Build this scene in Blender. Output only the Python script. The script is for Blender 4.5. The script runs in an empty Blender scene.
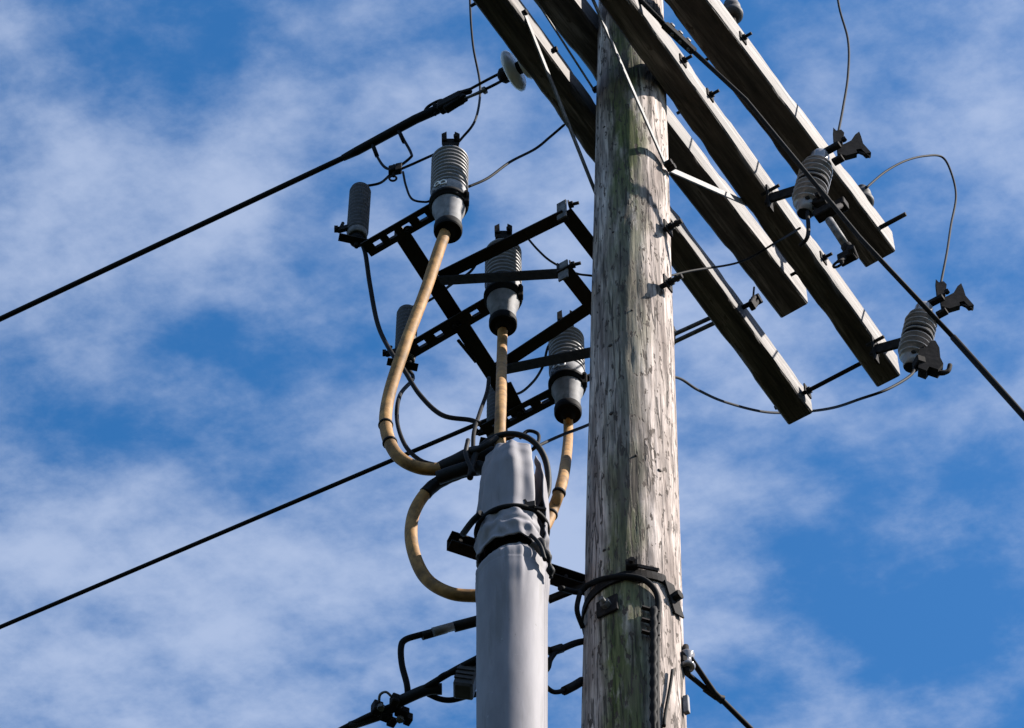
import bpy, math, random
from mathutils import Vector, noise
V = Vector
random.seed(7)
S = bpy.context.scene
COL = S.collection
# ------------------------------------------------------------------ camera
PITCH = math.radians(55); FPX = 3300.0; CAM = V((0, 0, 1.6))
cd = bpy.data.cameras.new('camera'); cd.sensor_width = 36; cd.lens = FPX / 1024 * 36
cd.clip_start = 0.1; cd.clip_end = 6000
cam = bpy.data.objects.new('camera', cd); COL.objects.link(cam)
cam.location = CAM; cam.rotation_euler = (math.radians(90) + PITCH, 0, 0); S.camera = cam
# ------------------------------------------------------------------ sky + sun
SUN_EL = math.radians(42); SUN_DIR = V((0.992, -0.12, 0)).normalized() * math.cos(SUN_EL) + V((0, 0, math.sin(SUN_EL)))
W = bpy.data.worlds.new('World'); S.world = W; W.use_nodes = True
nt = W.node_tree; nt.nodes.clear()
def N(t, ty, **k):
    n = t.nodes.new(ty)
    for a, b in k.items():
        setattr(n, a, b)
    return n
out = N(nt, 'ShaderNodeOutputWorld'); bg = N(nt, 'ShaderNodeBackground'); bg.inputs['Strength'].default_value = 0.056
sky = N(nt, 'ShaderNodeTexSky', sky_type='NISHITA', sun_disc=False)
sky.sun_elevation = SUN_EL; sky.sun_rotation = math.atan2(SUN_DIR.x, SUN_DIR.y)
sky.air_density = 1.0; sky.dust_density = 0.6; sky.ozone_density = 2.0
hs = N(nt, 'ShaderNodeHueSaturation'); hs.inputs['Saturation'].default_value = 1.36; hs.inputs['Value'].default_value = 1.5
nt.links.new(sky.outputs[0], hs.inputs['Color'])
# thin broken cloud layer: direction projected on a flat layer overhead
tc = N(nt, 'ShaderNodeTexCoord'); sep = N(nt, 'ShaderNodeSeparateXYZ'); nt.links.new(tc.outputs['Generated'], sep.inputs[0])
mx = N(nt, 'ShaderNodeMath', operation='MAXIMUM'); nt.links.new(sep.outputs['Z'], mx.inputs[0]); mx.inputs[1].default_value = 0.05
dv = N(nt, 'ShaderNodeVectorMath', operation='DIVIDE'); cmb = N(nt, 'ShaderNodeCombineXYZ')
for i in range(3): nt.links.new(mx.outputs[0], cmb.inputs[i])
nt.links.new(tc.outputs['Generated'], dv.inputs[0]); nt.links.new(cmb.outputs[0], dv.inputs[1])
mp = N(nt, 'ShaderNodeMapping'); mp.inputs['Location'].default_value = (30.225, 26.41, 0); mp.inputs['Rotation'].default_value = (0, 0, 0.5); mp.inputs['Scale'].default_value = (1, 1.25, 1)
nt.links.new(dv.outputs[0], mp.inputs[0])
def cn(scale, det, rough, dist=0.0):
    n = N(nt, 'ShaderNodeTexNoise'); n.inputs['Scale'].default_value = scale; n.inputs['Detail'].default_value = det
    n.inputs['Roughness'].default_value = rough; n.inputs['Distortion'].default_value = dist
    nt.links.new(mp.outputs[0], n.inputs['Vector']); return n
n1 = cn(6.0, 2, 0.45, 0.15); n2 = cn(24.0, 9, 0.62, 0.05); n3 = cn(70, 4, 0.5)
def M(op, a, b, t=nt):
    m = N(t, 'ShaderNodeMath', operation=op)
    for i, v in enumerate((a, b)):
        if hasattr(v, 'links'): t.links.new(v, m.inputs[i])
        else: m.inputs[i].default_value = v
    return m.outputs[0]
cl = M('ADD', M('MULTIPLY', n1.outputs['Fac'], 0.60), M('ADD', M('MULTIPLY', n2.outputs['Fac'], 0.33), M('MULTIPLY', n3.outputs['Fac'], 0.07)))
cr = N(nt, 'ShaderNodeValToRGB'); nt.links.new(cl, cr.inputs[0])
cr.color_ramp.interpolation = 'EASE'
cr.color_ramp.elements[0].position = 0.40; cr.color_ramp.elements[0].color = (0, 0, 0, 1)
cr.color_ramp.elements[1].position = 0.66; cr.color_ramp.elements[1].color = (1, 1, 1, 1)
mix = N(nt, 'ShaderNodeMix', data_type='RGBA'); nt.links.new(M('MULTIPLY', cr.outputs[0], 0.66), mix.inputs['Factor'])
nt.links.new(hs.outputs[0], mix.inputs['A']); mix.inputs['B'].default_value = (4.9, 5.6, 7.2, 1)
nt.links.new(mix.outputs['Result'], bg.inputs['Color']); nt.links.new(bg.outputs[0], out.inputs[0])
sd = bpy.data.lights.new('sun', 'SUN'); sd.energy = 5.0; sd.angle = math.radians(0.5); sd.color = (1.0, 0.93, 0.85)
so = bpy.data.objects.new('sun', sd); COL.objects.link(so); so.rotation_euler = SUN_DIR.to_track_quat('Z', 'Y').to_euler()
so.location = (30, -5, 30)
vs = S.view_settings; vs.view_transform = 'Standard'; vs.look = 'None'; vs.exposure = 1.18; vs.gamma = 1; vs.use_curve_mapping = False

# ------------------------------------------------------------------ frames of reference
CP, SP = math.cos(PITCH), math.sin(PITCH)
def ray(x, y): return V((x - 512, FPX * CP - (364 - y) * SP, FPX * SP + (364 - y) * CP))
def on_y(x, y, Y): d = ray(x, y); return CAM + d * (Y / d.y)
def on_z(x, y, z): d = ray(x, y); return CAM + d * ((z - 1.6) / d.z)
UP = V((0, 0, 1))
TH = math.radians(56.5)                      # bearing of the crossarms
D1 = V((math.cos(TH), math.sin(TH), 0)); D2 = V((math.sin(TH), -math.cos(TH), 0))
PB, PT = on_y(634, 728, 6), on_y(631, 30, 6)
def axis(z): return PB + (PT - PB) * ((z - PB.z) / (PT.z - PB.z))
P0 = axis(11.5); P0.z = 0
def on_d2(x, y, c, P=P0, n=D2):
    d = ray(x, y); return CAM + d * ((c - (CAM - P).dot(n)) / d.dot(n))
def loc(a, b, z): return P0 + D1 * a + D2 * b + UP * z      # (along arms, across arms, height)

# ------------------------------------------------------------------ mesh building
class MB:
    def __init__(s): s.v = []; s.f = []; s.sm = []
    def add(s, vs, fs, smooth=False):
        n = len(s.v); s.v += [V(p) for p in vs]; s.f += [tuple(i + n for i in f) for f in fs]; s.sm += [smooth] * len(fs); return s
    def box(s, c, ax, h, ch=0.0):
        x, y, z = [V(a).normalized() for a in ax]; c = V(c)
        if ch <= 0:
            vs = [c + x * h[0] * i + y * h[1] * j + z * h[2] * k for k in (-1, 1) for j in (-1, 1) for i in (-1, 1)]
            return s.add(vs, [(0, 2, 3, 1), (4, 5, 7, 6), (0, 1, 5, 4), (2, 6, 7, 3), (0, 4, 6, 2), (1, 3, 7, 5)])
        o = []
        for k, q in ((-1, ch), (-1, 0), (1, 0), (1, ch)):     # bevelled box along z
            zz = h[2] * k - (0 if q else k * ch)
            X, Y = h[0] - q, h[1] - q
            c2 = ch * 0.7
            ring = [(X - c2, -Y), (X, -Y + c2), (X, Y - c2), (X - c2, Y), (-X + c2, Y), (-X, Y - c2), (-X, -Y + c2), (-X + c2, -Y)]
            o += [c + x * a + y * b + z * zz for a, b in ring]
        fs = [tuple(range(7, -1, -1)), tuple(range(24, 32))]
        for r in range(3):
            for i in range(8): fs.append((r * 8 + i, r * 8 + (i + 1) % 8, r * 8 + 8 + (i + 1) % 8, r * 8 + 8 + i))
        return s.add(o, fs)
    def bar(s, a, b, side, w, t, ch=0.0):                     # a box from a to b
        a, b = V(a), V(b); d = (b - a); L = d.length; d.normalize()
        sd_ = V(side); sd_ = (sd_ - d * sd_.dot(d)).normalized(); u = d.cross(sd_)
        return s.box((a + b) / 2, (sd_, u, d), (w / 2, t / 2, L / 2), ch)
    def tube(s, pts, r, n=10, caps=True, smooth=True):
        pts = [V(p) for p in pts]; m = len(pts); rr = r if isinstance(r, (list, tuple)) else [r] * m
        t = [(pts[min(i + 1, m - 1)] - pts[max(i - 1, 0)]).normalized() for i in range(m)]
        u = t[0].orthogonal().normalized(); vs = []
        for i in range(m):
            u = (u - t[i] * u.dot(t[i])).normalized(); w = t[i].cross(u)
            vs += [pts[i] + (u * math.cos(a) + w * math.sin(a)) * rr[i] for a in [2 * math.pi * k / n for k in range(n)]]
        fs = [(i * n + k, i * n + (k + 1) % n, (i + 1) * n + (k + 1) % n, (i + 1) * n + k) for i in range(m - 1) for k in range(n)]
        s.add(vs, fs, smooth)
        if caps: b = len(s.v) - len(vs); s.f += [tuple(b + k for k in range(n - 1, -1, -1)), tuple(b + (m - 1) * n + k for k in range(n))]; s.sm += [False, False]
        return s
    def lathe(s, base, ax, prof, n=28, smooth=True, caps=True):          # prof: (radius, distance along axis)
        base = V(base); ax = V(ax).normalized(); u = ax.orthogonal().normalized(); w = ax.cross(u); vs = []
        for r, h in prof:
            vs += [base + ax * h + (u * math.cos(a) + w * math.sin(a)) * r for a in [2 * math.pi * k / n for k in range(n)]]
        m = len(prof)
        fs = [(i * n + k, i * n + (k + 1) % n, (i + 1) * n + (k + 1) % n, (i + 1) * n + k) for i in range(m - 1) for k in range(n)]
        s.add(vs, fs, smooth)
        if caps: b = len(s.v) - len(vs); s.f += [tuple(b + k for k in range(n - 1, -1, -1)), tuple(b + (m - 1) * n + k for k in range(n))]; s.sm += [False, False]
        return s
    def prism(s, poly, nrm, t):                                  # polygon of points extruded both ways along nrm
        nrm = V(nrm).normalized() * t / 2; n = len(poly)
        vs = [V(p) - nrm for p in poly] + [V(p) + nrm for p in poly]
        return s.add(vs, [tuple(range(n - 1, -1, -1)), tuple(range(n, 2 * n))] + [(i, (i + 1) % n, n + (i + 1) % n, n + i) for i in range(n)])
    def hexa(s, c, ax, r, t):
        return s.lathe(V(c), ax, [(r, 0), (r, t)], 6, False)
    def build(s, name, mat, parent=None, origin=None, world_parent=None):
        o0 = V(parent['_o']) if parent is not None and '_o' in parent else (V(origin) if origin is not None else s.v[0].copy())
        me = bpy.data.meshes.new(name); me.from_pydata([tuple(p - o0) for p in s.v], [], s.f); me.update()
        me.polygons.foreach_set('use_smooth', s.sm)
        import bmesh
        bm = bmesh.new(); bm.from_mesh(me); bmesh.ops.recalc_face_normals(bm, faces=bm.faces); bm.to_mesh(me); bm.free()
        me.materials.append(mat); o = bpy.data.objects.new(name, me); COL.objects.link(o)
        if parent is not None: o.parent = parent; o['_o'] = tuple(o0)
        else: o.location = o0; o['_o'] = tuple(o0)
        return o
def tag(o, label, cat, group=None, kind=None):
    if label: o['label'] = label
    if cat: o['category'] = cat
    if group: o['group'] = group
    if kind: o['kind'] = kind
    return o
def thing(name, at, label, cat, group=None):
    o = bpy.data.objects.new(name, None); COL.objects.link(o); o.location = at; o['_o'] = tuple(at); o.empty_display_size = 0.05
    return tag(o, label, cat, group)
def kids(o): return [c for c in bpy.data.objects if c.parent == o]
def copy_tree(o, parent=None):
    c = o.copy(); COL.objects.link(c)
    if parent: c.parent = parent
    for ch in kids(o): copy_tree(ch, c)
    return c
def smooth(pts, k=8):                                         # Catmull-Rom through the points
    P = [V(p) for p in pts]; P = [P[0] * 2 - P[1]] + P + [P[-1] * 2 - P[-2]]; o = []
    for i in range(1, len(P) - 2):
        for j in range(k):
            t = j / k; a, b, c, d = P[i - 1:i + 3]
            o.append(0.5 * ((2 * b) + (c - a) * t + (2 * a - 5 * b + 4 * c - d) * t * t + (3 * b - a - 3 * c + d) * t ** 3))
    return o + [P[-2]]
def ypath(lst, k=8): return smooth([on_y(*p) for p in lst], k)

# ------------------------------------------------------------------ materials
def mat(name, col, rough=0.6, metal=0.0, var=0.25, scale=30, bump=0.0, stretch=(1, 1, 1), col2=None, spec=0.5, dirt=None):
    m = bpy.data.materials.new(name); m.use_nodes = True; t = m.node_tree; b = t.nodes['Principled BSDF']
    b.inputs['Roughness'].default_value = rough; b.inputs['Metallic'].default_value = metal; b.inputs['Specular IOR Level'].default_value = spec
    tc = N(t, 'ShaderNodeTexCoord'); mp = N(t, 'ShaderNodeMapping'); mp.inputs['Scale'].default_value = stretch; t.links.new(tc.outputs['Object'], mp.inputs[0])
    n = N(t, 'ShaderNodeTexNoise'); n.inputs['Scale'].default_value = scale; n.inputs['Detail'].default_value = 6; n.inputs['Roughness'].default_value = 0.6
    t.links.new(mp.outputs[0], n.inputs['Vector'])
    r = N(t, 'ShaderNodeValToRGB'); c2 = col2 or tuple(c * (1 - var) for c in col); c1 = tuple(min(1, c * (1 + var * .5)) for c in col)
    r.color_ramp.elements[0].position = .3; r.color_ramp.elements[0].color = (*c2, 1); r.color_ramp.elements[1].position = .68; r.color_ramp.elements[1].color = (*c1, 1)
    t.links.new(n.outputs['Fac'], r.inputs[0]); colr = r.outputs[0]
    if dirt:                                                  # (scale, stretch, threshold, strength, colour): runs, stains and scuffs
        for (sc_, st_, th_, k_, dc_) in dirt:
            m2 = N(t, 'ShaderNodeMapping'); m2.inputs['Scale'].default_value = st_; m2.inputs['Location'].default_value = (sc_, 2, 5); t.links.new(tc.outputs['Object'], m2.inputs[0])
            d_ = N(t, 'ShaderNodeTexNoise'); d_.inputs['Scale'].default_value = sc_; d_.inputs['Detail'].default_value = 6; d_.inputs['Roughness'].default_value = .65; t.links.new(m2.outputs[0], d_.inputs['Vector'])
            dr_ = N(t, 'ShaderNodeMapRange'); dr_.inputs[1].default_value = th_; dr_.inputs[2].default_value = th_ + .09; dr_.inputs[4].default_value = k_; t.links.new(d_.outputs['Fac'], dr_.inputs[0])
            mm = N(t, 'ShaderNodeMix', data_type='RGBA'); t.links.new(dr_.outputs[0], mm.inputs['Factor']); t.links.new(colr, mm.inputs['A']); mm.inputs['B'].default_value = (*dc_, 1); colr = mm.outputs['Result']
    t.links.new(colr, b.inputs['Base Color'])
    if bump:
        bp = N(t, 'ShaderNodeBump'); bp.inputs['Strength'].default_value = bump; bp.inputs['Distance'].default_value = 0.002
        t.links.new(n.outputs['Fac'], bp.inputs['Height']); t.links.new(bp.outputs[0], b.inputs['Normal'])
    return m
black = mat('black_rubber', (.010, .010, .011), .7, var=.3, scale=60, spec=.10)
tape = mat('black_tape', (.012, .012, .013), .6, var=.3, scale=60, bump=.5, spec=.14)
steel = mat('dark_weathered_steel', (.022, .021, .022), .65, .0, var=.5, scale=25, bump=.25, col2=(.026, .016, .011), spec=.15)
iron = mat('blackened_iron', (.020, .018, .018), .8, .0, var=.6, scale=40, bump=.4, spec=.10)
galv = mat('galvanised_steel', (.12, .118, .12), .65, .0, var=.8, scale=45, bump=.15)
alu = mat('aluminium_wire', (.022, .022, .024), .7, .0, var=.3, scale=60, spec=.08)
rubber = mat('grey_silicone_rubber', (.16, .16, .168), .5, var=.3, scale=22, bump=.1, dirt=[(25, (1, 1, .3), .55, .5, (.07, .068, .065))])
rubberL = mat('pale_grey_silicone_rubber', (.19, .19, .20), .7, var=.4, scale=30, bump=.1, dirt=[(25, (1, 1, .3), .55, .5, (.07, .068, .065))])
arr = mat('dark_grey_polymer', (.065, .065, .07), .65, var=.3, scale=25, spec=.2)
porc = mat('grey_glazed_porcelain', (.27, .262, .275), .14, var=.3, scale=14)
wporc = mat('white_porcelain', (.75, .75, .75), .22, var=.1, scale=12)
white = mat('white_print', (.8, .8, .8), .5, var=.05)
tan = mat('tan_cable_jacket', (.35, .19, .065), .68, var=.3, scale=24, col2=(.13, .072, .028), bump=.35, spec=.25, dirt=[(30, (1, 1, .6), .56, .6, (.12, .07, .035)), (70, (1, 1, 1), .64, .7, (.05, .035, .025))])
pvc = mat('grey_pvc', (.235, .225, .245), .72, var=.2, scale=26, stretch=(1, 1, .06), bump=.15, spec=.25, dirt=[(22, (1, 1, .10), .56, .45, (.11, .105, .10)), (60, (1, 1, .5), .66, .6, (.06, .055, .05)), (45, (1, 1, .7), .66, .5, (.42, .41, .42))])
sleeve = mat('grey_vinyl_sleeve', (.20, .192, .21), .68, var=.24, scale=14, bump=.5, stretch=(1, 1, .22), spec=.3, dirt=[(22, (1, 1, .10), .56, .45, (.11, .105, .10)), (60, (1, 1, .5), .66, .6, (.06, .055, .05)), (45, (1, 1, .7), .66, .5, (.42, .41, .42))])
grass = mat('ground_grass', (.012, .015, .009), .95, var=.5, scale=2, spec=0.0)

def math_(t, op, a, b=0.0, c=None):
    m = N(t, 'ShaderNodeMath', operation=op)
    for i, v in enumerate((a, b) if c is None else (a, b, c)):
        if hasattr(v, 'links'): t.links.new(v, m.inputs[i])
        else: m.inputs[i].default_value = v
    return m.outputs[0]
def tnoise(t, vec, scale, st, det=6, rough=.6, dist=0.0):
    mp = N(t, 'ShaderNodeMapping'); mp.inputs['Scale'].default_value = st; t.links.new(vec, mp.inputs[0])
    n = N(t, 'ShaderNodeTexNoise'); n.inputs['Scale'].default_value = scale; n.inputs['Detail'].default_value = det; n.inputs['Roughness'].default_value = rough; n.inputs['Distortion'].default_value = dist
    t.links.new(mp.outputs[0], n.inputs['Vector']); return n.outputs['Fac']
def ramp(t, fac, *stops, interp='LINEAR'):
    r = N(t, 'ShaderNodeValToRGB'); e = r.color_ramp.elements; r.color_ramp.interpolation = interp
    while len(e) < len(stops): e.new(.5)
    for i, (p, c) in enumerate(stops):
        e[i].position = p; e[i].color = (*(c if isinstance(c, tuple) else (c,) * 3), 1)
    t.links.new(fac, r.inputs[0]); return r.outputs[0]
def mixc(t, f, a, b, mode='MIX'):
    m = N(t, 'ShaderNodeMix', data_type='RGBA', blend_type=mode)
    for s_, v in (('Factor', f), ('A', a), ('B', b)):
        if hasattr(v, 'links'): t.links.new(v, m.inputs[s_])
        else: m.inputs[s_].default_value = (*v, 1) if isinstance(v, tuple) else v
    return m.outputs['Result']
LEAN = (PT.x - PB.x) / (PT.z - PB.z)
def wood(name, pole):
    m = bpy.data.materials.new(name); m.use_nodes = True; t = m.node_tree; b = t.nodes['Principled BSDF']
    b.inputs['Roughness'].default_value = .85; b.inputs['Specular IOR Level'].default_value = (.25 if pole else .55)
    if not pole: b.inputs['Roughness'].default_value = .70
    tc = N(t, 'ShaderNodeTexCoord'); ob = tc.outputs['Object']
    ls = (1, 1, .05) if pole else (1, 1, 1)
    if not pole:                                              # beams: object space is rotated so that grain follows local X
        ls = (.04, 1, 1)
    grain = tnoise(t, ob, 95 if pole else 120, ls, 8, .65, .4)
    broad = tnoise(t, ob, 14 if pole else 16, (1, 1, .12) if pole else (.12, 1, 1), 4, .6, .6)
    blot = tnoise(t, ob, 9, (1, 1, .5) if pole else (.5, 1, 1), 5, .6)
    crack = tnoise(t, ob, 62 if pole else 60, (1, 1, .05) if pole else (.03, 1, 1), 4, .55, .9)
    fleck = tnoise(t, ob, 60, (1, 1, .3) if pole else (.25, 1, 1), 4, .6)
    if pole:
        base = ramp(t, broad, (.3, (.13, .10, .088)), (.5, (.32, .268, .24)), (.7, (.53, .46, .42)))
    else:
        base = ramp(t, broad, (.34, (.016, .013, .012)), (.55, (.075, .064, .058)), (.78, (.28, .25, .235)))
    c = mixc(t, .55, base, ramp(t, grain, (.38, (.10,) * 3), (.62, (.95, .95, .95))), 'OVERLAY')
    if pole:
        # green-brown algae on the damp side, a vertical band facing the street
        sp = N(t, 'ShaderNodeSeparateXYZ'); t.links.new(ob, sp.inputs[0])
        ang = math_(t, 'ARCTAN2', math_(t, 'SUBTRACT', sp.outputs['X'], math_(t, 'MULTIPLY', sp.outputs['Z'], LEAN)), math_(t, 'MULTIPLY', sp.outputs['Y'], -1))   # 0 = street side, + = right
        wob = math_(t, 'MULTIPLY', math_(t, 'SUBTRACT', tnoise(t, ob, 3.2, (1, 1, .6), 5, .6), .5), 1.5)
        d = math_(t, 'ABSOLUTE', math_(t, 'ADD', math_(t, 'ADD', ang, .16), wob))
        band = ramp(t, d, (.26, 1.0), (.62, 0.0))
        pat = ramp(t, tnoise(t, ob, 26, (1, 1, .22), 6, .7), (.36, 0.35), (.50, 1.0))
        # stronger lower down and near the top, weak between
        zr = N(t, 'ShaderNodeMapRange'); t.links.new(sp.outputs['Z'], zr.inputs[0]); zr.inputs[1].default_value = 8.0; zr.inputs[2].default_value = 12.6
        zz = ramp(t, zr.outputs[0], (.1, 1.0), (.27, .8), (.36, .4), (.55, .5), (.68, 1.0), (1, 1.0))
        f = math_(t, 'MULTIPLY', math_(t, 'MULTIPLY', band, pat), zz)
        c = mixc(t, f, c, mixc(t, ramp(t, grain, (.4, 0.0), (.62, 1.0)), (.035, .05, .010), (.15, .17, .055)))
        d2 = math_(t, 'ABSOLUTE', math_(t, 'ADD', math_(t, 'ADD', ang, .12), math_(t, 'MULTIPLY', wob, .5)))  # second, darker band is no algae: shade of the pole put into its colour
        c = mixc(t, math_(t, 'MULTIPLY', ramp(t, d2, (.1, .4), (.42, 0.0)), ramp(t, broad, (.35, 1.0), (.62, .35))), c, (.075, .062, .05))
    dark = ramp(t, crack, (.385, 1.0), (.43, 0.0)) if pole else ramp(t, crack, (.40, 1.0), (.45, 0.0))
    c = mixc(t, math_(t, 'MULTIPLY', dark, .75), c, (.03, .024, .02))
    fl = ramp(t, fleck, (.375, .95), (.41, 0.0)); c = mixc(t, fl, c, (.06, .045, .035))
    c = mixc(t, ramp(t, blot, (.35, .4), (.55, 0.0)), c, (.13, .10, .085))
    t.links.new(c, b.inputs['Base Color'])
    h = math_(t, 'SUBTRACT', math_(t, 'ADD', math_(t, 'MULTIPLY', grain, .5), math_(t, 'MULTIPLY', broad, .5)), math_(t, 'ADD', math_(t, 'MULTIPLY', dark, .9), math_(t, 'MULTIPLY', fl, .4)))
    bp = N(t, 'ShaderNodeBump'); bp.inputs['Strength'].default_value = .9; bp.inputs['Distance'].default_value = .005 if pole else .0007
    t.links.new(h, bp.inputs['Height']); t.links.new(bp.outputs[0], b.inputs['Normal'])
    return m
pole_wood = wood('weathered_pole_wood', True); arm_wood = wood('weathered_arm_wood', False)

# ------------------------------------------------------------------ ground
g = MB(); n_ = 24
g.add([(-3000, -3000, 0), (3000, -3000, 0), (3000, 3000, 0), (-3000, 3000, 0)], [(0, 1, 2, 3)])
tag(g.build('ground', grass, origin=(0, 0, 0)), None, None, kind='structure')

# ------------------------------------------------------------------ pole
R_LO, R_HI = 0.1445, 0.1225            # radius at z 8.43 and 12.3
def prad(z): return R_LO + (R_HI - R_LO) * (z - 8.43) / (12.33 - 8.43)
pole = thing('utility_pole', (axis(0).x, 6, 0), 'thick weathered grey wooden pole with green algae stain rising through the middle', 'utility pole')
b = MB(); zs = [0, 2, 4, 6, 7.5] + [7.8 + i * .03 for i in range(161)]; nn = 96; vs = []
for z in zs:
    c = axis(z)
    for k in range(nn):
        a = 2 * math.pi * k / nn; q = V((math.cos(a) * 3, math.sin(a) * 3, z * .6)); q2 = V((math.cos(a) * 11, math.sin(a) * 11, z * 1.1))
        cr_ = max(0, abs(noise.noise(q2 + V((7, 3, 1)))) * -8 + 1) if z > 7.7 else 0
        r = prad(z) * (1 + .022 * noise.noise(q) + .010 * noise.noise(q2)) - .0035 * cr_
        vs.append(c + V((math.cos(a), math.sin(a), 0)) * r)
fs = [(i * nn + k, i * nn + (k + 1) % nn, (i + 1) * nn + (k + 1) % nn, (i + 1) * nn + k) for i in range(len(zs) - 1) for k in range(nn)]
b.add(vs, fs, True); b.add([vs[(len(zs) - 1) * nn + k] for k in range(nn)], [tuple(range(nn))])
shaft = b.build('shaft', pole_wood, pole)
# algae band angle is measured round the pole axis: shift mesh so local origin follows the (slightly leaning) axis
def on_pole(px, py, out=0.0):           # point of the pole surface seen at this pixel
    d = ray(px, py); best = None
    for i in range(3000):
        p = CAM + d * ((5.6 + i * .00025) / d.y)
        c = axis(p.z)
        if (p.xy - c.xy).length <= prad(p.z) + .001:
            n = (p - c); n.z = 0; n.normalize(); return p + n * out, n
    p = on_y(px, py, 6); n = (p - axis(p.z)); n.z = 0; n.normalize(); return axis(p.z) + n * (prad(p.z) + out), n

# knots and step-bolt holes scarring the shaft
KM = mat('dark_knot_wood', (.045, .035, .03), .9, var=.5, scale=80, bump=.8)
for px, py in ((604, 127), (613, 232), (611, 413), (603, 438), (610, 345), (604, 550), (636, 455), (660, 470), (632, 310)):
    p, n = on_pole(px, py, -.004); b = MB()
    b.lathe(p, n, [(a_ * k_, b_) for k_ in [random.uniform(.45, 1.1)] for a_, b_ in [(.008, 0), (.009, .003), (.006, .0052), (.003, .0055)]], 12); b.build('knot', KM, pole)

# ------------------------------------------------------------------ crossarms
def crossarm(px_a, px_b, z, d2w, h, th, len_l, len_r, label, bolts):
    len_r += .035
    e1 = V((math.cos(th), math.sin(th), 0)); e2 = V((math.sin(th), -math.cos(th), 0))
    a, c = on_z(*px_a, z), on_z(*px_b, z)
    mid = (a + c) / 2; off = (mid - P0).dot(e2)               # offset of the lower near edge from the pole axis
    cen = P0 + e2 * (off + d2w / 2) + UP * (z + h / 2)
    t = thing('crossarm', P0 + e2 * (off + d2w / 2) + UP * z, label, 'crossarm', 'timber crossarms bolted to the pole')
    m = 110; ring = []
    W2, H2, ch = d2w / 2, h / 2, .006
    prof = []
    for sx, sy in ((1, -1), (1, 1), (-1, 1), (-1, -1)):
        pass
    def side(p, q, k=7): return [(p[0] + (q[0] - p[0]) * i / k, p[1] + (q[1] - p[1]) * i / k) for i in range(k + 1)]
    prof = side((W2, -H2 + ch), (W2, H2 - ch)) + side((W2 - ch, H2), (-W2 + ch, H2)) + side((-W2, H2 - ch), (-W2, -H2 + ch)) + side((-W2 + ch, -H2), (W2 - ch, -H2))
    n = len(prof); vs = []; sd = random.random() * 50
    for i in range(m + 1):
        s_ = -len_l + (len_l + len_r) * i / m
        ww = .003 * noise.noise(V((s_ * 1.3, sd, 0)))
        for (x, y) in prof:
            k = 1 + .008 * noise.noise(V((s_ * 5, x * 60 + sd, y * 60)))
            chip = 0
            e = min(W2 - abs(x), H2 - abs(y))
            if abs(x) > W2 - .012 and abs(y) > H2 - .012: chip = max(0, noise.noise(V((s_ * 9, x * 9 + sd, y * 9))) - .12) * .012
            vs.append(V((s_, x * k - math.copysign(chip, x) + ww, y * k - math.copysign(chip, y))))
    fs = [(i * n + k, i * n + (k + 1) % n, (i + 1) * n + (k + 1) % n, (i + 1) * n + k) for i in range(m) for k in range(n)]
    bm = MB(); bm.add(vs, fs, False); bm.f += [tuple(range(n)), tuple(range(m * n, m * n + n))]; bm.sm += [False, False]
    o = bm.build('beam', arm_wood, None, origin=(0, 0, 0)); o.parent = t
    o.location = (0, 0, h / 2); o.rotation_euler = (0, 0, th)
    # bolt heads with square washers on the street-side face, and holes underneath
    for (s_, zz) in bolts:
        q = MB(); c0 = P0 + e1 * s_ + e2 * (off + d2w) + UP * (z + zz)
        q.box(c0 + e2 * .002, (e1, UP, e2), (.022, .022, .003)); q.hexa(c0 + e2 * .005, e2, .012, .011); q.tube([c0 + e2 * .012, c0 + e2 * .04], .0065, 8)
        q.build('bolt', iron, t)
        q = MB(); c0 = P0 + e1 * s_ + e2 * off + UP * (z + zz)
        q.box(c0 - e2 * .002, (e1, UP, e2), (.022, .022, .003)); q.hexa(c0 - e2 * .014, e2, .012, .012)
        q.tube([c0 - e2 * .012, c0 - e2 * .035], .0065, 8); q.build('bolt', iron, t)
    return t, e1, e2, off
G1 = 11.77; G2 = 12.30
A, a1, a2, offA = crossarm((472, 0), (788, 425), G1, .108, .118, math.radians(57), 1.52, 1.49, 'lower left timber crossarm passing behind the pole, its end alone at lower right', [(-.62, .06), (-1.05, .06)])
C_, c1, c2, offC = crossarm((598, 0), (874, 384), G1, .102, .135, math.radians(57), 1.52, 1.52, 'long timber crossarm in front of the pole carrying both fuse cutouts', [(-.02, .07), (.98, .07), (.17, .10)])
B, b1_, b2_, offB = crossarm((529, 0), (781, 315), G2, .125, .135, math.radians(55.3), 1.4, 1.375, 'upper timber crossarm behind the pole, squeezed between its neighbours', [(-.36, .07), (-.5, .07)])
D, dd1, dd2, offD = crossarm((663, 0), (866, 268), G2, .135, .145, math.radians(55.3), 1.4, 1.36, 'uppermost right timber crossarm standing clear of the pole with a bolt stub', [(.3, .07)])
print('offsets', offA, offC, offB, offD)
# flat braces belong to their arms
def brace(t, side_off, z_arm, s_list, bolt_z, d2_pole, name='brace'):
    for s_ in s_list:
        q = MB(); a = loc(s_, side_off, z_arm); b_ = loc(0.01 * (1 if s_ > 0 else -1), d2_pole, bolt_z)
        q.bar(a, b_, UP.cross(D2), .023, .006); br = q.build(name, galv, t)
        q = MB(); q.hexa(a - D2 * .004, D2, .011, .016); q.build('bolt', iron, br); q = MB(); q.hexa(b_ - D2 * .004, D2, .012, .03); q.build('bolt', iron, br)
pr = prad(11.6)
zb = (on_d2(661, 158, pr + .01)).z
brace(C_, offC - .006, G1 + .05, (-.50, .62), zb, pr + .008)
zb2 = (on_d2(594, 190, -pr - .01)).z
brace(A, offA + .108 + .006, G1 + .05, (-.50,), zb, -pr - .008)
brace(B, offB + .0, G2 + .05, (-.42,), G2 - .30, -pr - .01)

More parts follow.
